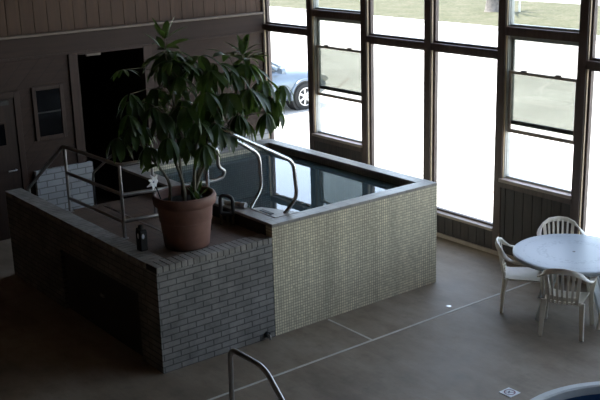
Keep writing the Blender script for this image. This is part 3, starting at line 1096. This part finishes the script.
# little diver above waves
MB().tube([(c_.x - .022, c_.y - .010, c_.z), (c_.x, c_.y + .012, c_.z), (c_.x + .020, c_.y + .018, c_.z)], .006, 6, .0015).build('diver_figure', ink2, mk)

dn = thing('floor_drain', 'small shiny round drain in the concrete beyond the pale joint line', 'drain', (2.087, -.68, 0))
MB().lathe([(.034, 0), (.034, .004), (.026, .006)], (2.087, -.68, 0), 24).build('drain_ring', M['steel'], dn, True)
MB().lathe([(.026, .0055), (.001, .0058)], (2.087, -.68, 0), 20).build('grate', M['steel'], dn)

ot = thing('wall_spigot', 'small dark outlet fitting at the foot of the front brick wall', 'outlet', (-.13, 0, .06))
MB().tube([(-.13, .0, .06), (-.13, -.03, .06)], .035, 14).build('flange', M['black'], ot, True)
MB().tube(round_path([(-.13, -.03, .06), (-.13, -.07, .06), (-.13, -.07, .02)], .02), .014, 10).build('spout', M['steel'], ot, True)


# ------------------------------------------------------------------ parked car
def make_car():
    t = thing('car', 'silver-blue car parked outside, half hidden by the plant and window post', 'car', (7.37, 11.5, -.03))
    paint = plain('silver_blue_paint', (.17, .205, .245), .25, .4, .04, 4)
    tyre = plain('tyre', (.02, .02, .02), .8)
    alloy = plain('alloy', (.6, .6, .62), .3, .9)
    lamp = plain('headlamp_lens', (.55, .52, .46), .1)
    dark = plain('tinted_glass', (.04, .06, .08), .05, 0, .1, 3, 0, .8)

    def section(x, hw, z0, z1, tum=.06, n=20):
        """rounded body section across the car"""
        pts = []
        for i in range(n):
            a = 2 * PI * i / n
            c, s = math.cos(a), math.sin(a)
            e1 = .35
            yy = hw * math.copysign(abs(c) ** e1, c)
            zz = (z0 + z1) / 2 + (z1 - z0) / 2 * math.copysign(abs(s) ** e1, s)
            f = (zz - z0) / (z1 - z0)
            yy *= 1 - tum * max(0, f - .55) / .45 - .05 * max(0, .3 - f) / .3
            pts.append(Vector((x, yy, zz)))
        return pts
    st = [(-2.25, .70, .42, .80), (-2.20, .80, .34, .92), (-1.9, .86, .24, .98), (-1.0, .88, .20, 1.00), (0, .885, .20, 1.01), (.55, .885, .20, 1.03), (.8, .885, .20, 1.03),
          (1.3, .885, .22, .98), (1.7, .87, .24, .92), (1.95, .83, .27, .85), (2.12, .76, .30, .78), (2.20, .66, .36, .68)]
    mb = MB()
    mb.rings([section(x, hw, a, b) for x, hw, a, b in st])
    body = mb.build('body', paint, t, True, local=True)
    cabin = [(-2.0, .62, .9, 1.12), (-1.75, .70, .9, 1.32), (-1.2, .71, .9, 1.45), (-.4, .71, .9, 1.48), (.2, .70, .9, 1.40), (.62, .70, .9, 1.16), (.86, .70, .9, 1.04)]
    mb = MB()
    mb.rings([section(x, hw, a, b, .16) for x, hw, a, b in cabin])
    mb.build('windows', dark, t, True, local=True)
    mb = MB()
    roof = [(-1.7, .62, 1.31, 1.36), (-1.2, .62, 1.42, 1.475), (-.4, .62, 1.45, 1.505), (.2, .60, 1.37, 1.425)]
    mb.rings([section(x, hw, a, b, .1) for x, hw, a, b in roof])
    for sg in (-1, 1):
        mb.tube([(.2, sg * .61, 1.40), (.86, sg * .74, 1.03)], .035, 8)
        mb.tube([(-.45, sg * .63, 1.46), (-.45, sg * .76, 1.0)], .035, 8)
        mb.tube([(-1.7, sg * .61, 1.33), (-2.1, sg * .7, .96)], .06, 8)
    mb.build('roof', paint, t, True, local=True)
    for wx in (1.34, -1.36):
        for sg in (-1, 1):
            yo = sg * .86
            ar = MB()
            ar.tube([(wx, sg * .60, .335), (wx, sg * .893, .335)], .40, 28)
            ar.build('wheel_arch', tyre, t, True, local=True)
            lip = [Vector((wx + .40 * math.cos(a), sg * .885, .335 + .40 * math.sin(a))) for a in [PI * q / 20 for q in range(-1, 22)]]
            MB().tube(lip, .035, 8).build('arch_lip', paint, t, True, local=True)
            R = []
            for r, yy in ((.20, .02), (.30, .02), (.325, .01), (.33, -.03), (.33, -.17), (.20, -.19)):
                R.append([Vector((wx + r * math.cos(2 * PI * i / 32), yo + sg * (.05 + yy), .325 + r * math.sin(2 * PI * i / 32))) for i in range(32)])
            wo = MB().rings(R).build('wheel', tyre, t, True, local=True)
            hub = MB()
            hub.tube([(wx, yo + sg * .06, .325), (wx, yo + sg * .075, .325)], .06, 16)
            for i in range(7):
                a = 2 * PI * i / 7
                hub.ribbon([(wx + .05 * math.cos(a), yo + sg * .072, .325 + .05 * math.sin(a)), (wx + .215 * math.cos(a), yo + sg * .078, .325 + .215 * math.sin(a))],
                           (-math.sin(a), 0, math.cos(a)), .05, .012)
            hub.rings([[Vector((wx + r * math.cos(2 * PI * i / 32), yo + sg * yy, .325 + r * math.sin(2 * PI * i / 32))) for r, yy in ((.205, .07), (.225, .07), (.225, .08), (.205, .08))] for i in range(32)], closed=True)
            hub.build('rim', alloy, wo, local=True)
    for sg in (-1, 1):
        hl = MB()
        hl.rings([section(x, hw, a, b, .3, 14) for x, hw, a, b in ((1.80, .03, .70, .80), (1.95, .09, .64, .80), (2.12, .10, .60, .76), (2.20, .05, .62, .70))])
        bmesh.ops.translate(hl.bm, verts=hl.bm.verts, vec=(0, sg * .70, 0))
        hl.build('headlight', lamp, t, True, local=True)
        MB().rings([section(x, .10, .98, 1.12, .2, 12) for x in (.55, .66)]).build('mirror', paint, t, True, local=True).location.y = sg * .95
    MB().box(2.12, 2.215, -.45, .45, .38, .52).build('grille', tyre, t, local=True, bevel=.02)
    MB().box(-.9, .55, -.892, -.884, .30, .34).build('sill_line', tyre, t, local=True)
    return t


make_car()

# ------------------------------------------------------------------ bare tree and post on the lawn
tr = thing('tree', 'thick tree trunk on the lawn beyond the parking lot', 'tree', (29.6, 23.1, 0))
bark = plain('grey_bark', (.16, .135, .115), .95, 0, .35, 6, .6)
MB().tube([(29.6, 23.1, -.05), (29.6, 23.1, .12), (29.6, 23.1, .5), (29.62, 23.12, 1.6), (29.66, 23.1, 3.2)], [.44, .36, .30, .27, .24], 16).build('trunk', bark, tr, True)
rnd = random.Random(5)
for i in range(7):
    a = 2 * PI * i / 7 + rnd.uniform(-.3, .3)
    p = Vector((29.66, 23.1, 3.1))
    pts = [p]
    for q in range(4):
        p = p + Vector((math.cos(a) * .55 + rnd.uniform(-.2, .2), math.sin(a) * .55 + rnd.uniform(-.2, .2), .9))
        pts.append(p)
    MB().tube(pts, [.12, .09, .06, .04, .015], 8).build('branch', bark, tr, True)
sp = thing('sign_post', 'thin white post on the lawn right of the tree trunk', 'post', (30.2, 22.0, 0))
MB().tube([(30.2, 22.0, 0), (30.2, 22.0, 2.2)], .05, 10).build('post', M['cream'], sp, True)
MB().box(30.17, 30.20, 21.75, 22.25, 1.75, 2.3).build('sign_panel', M['cream'], sp)
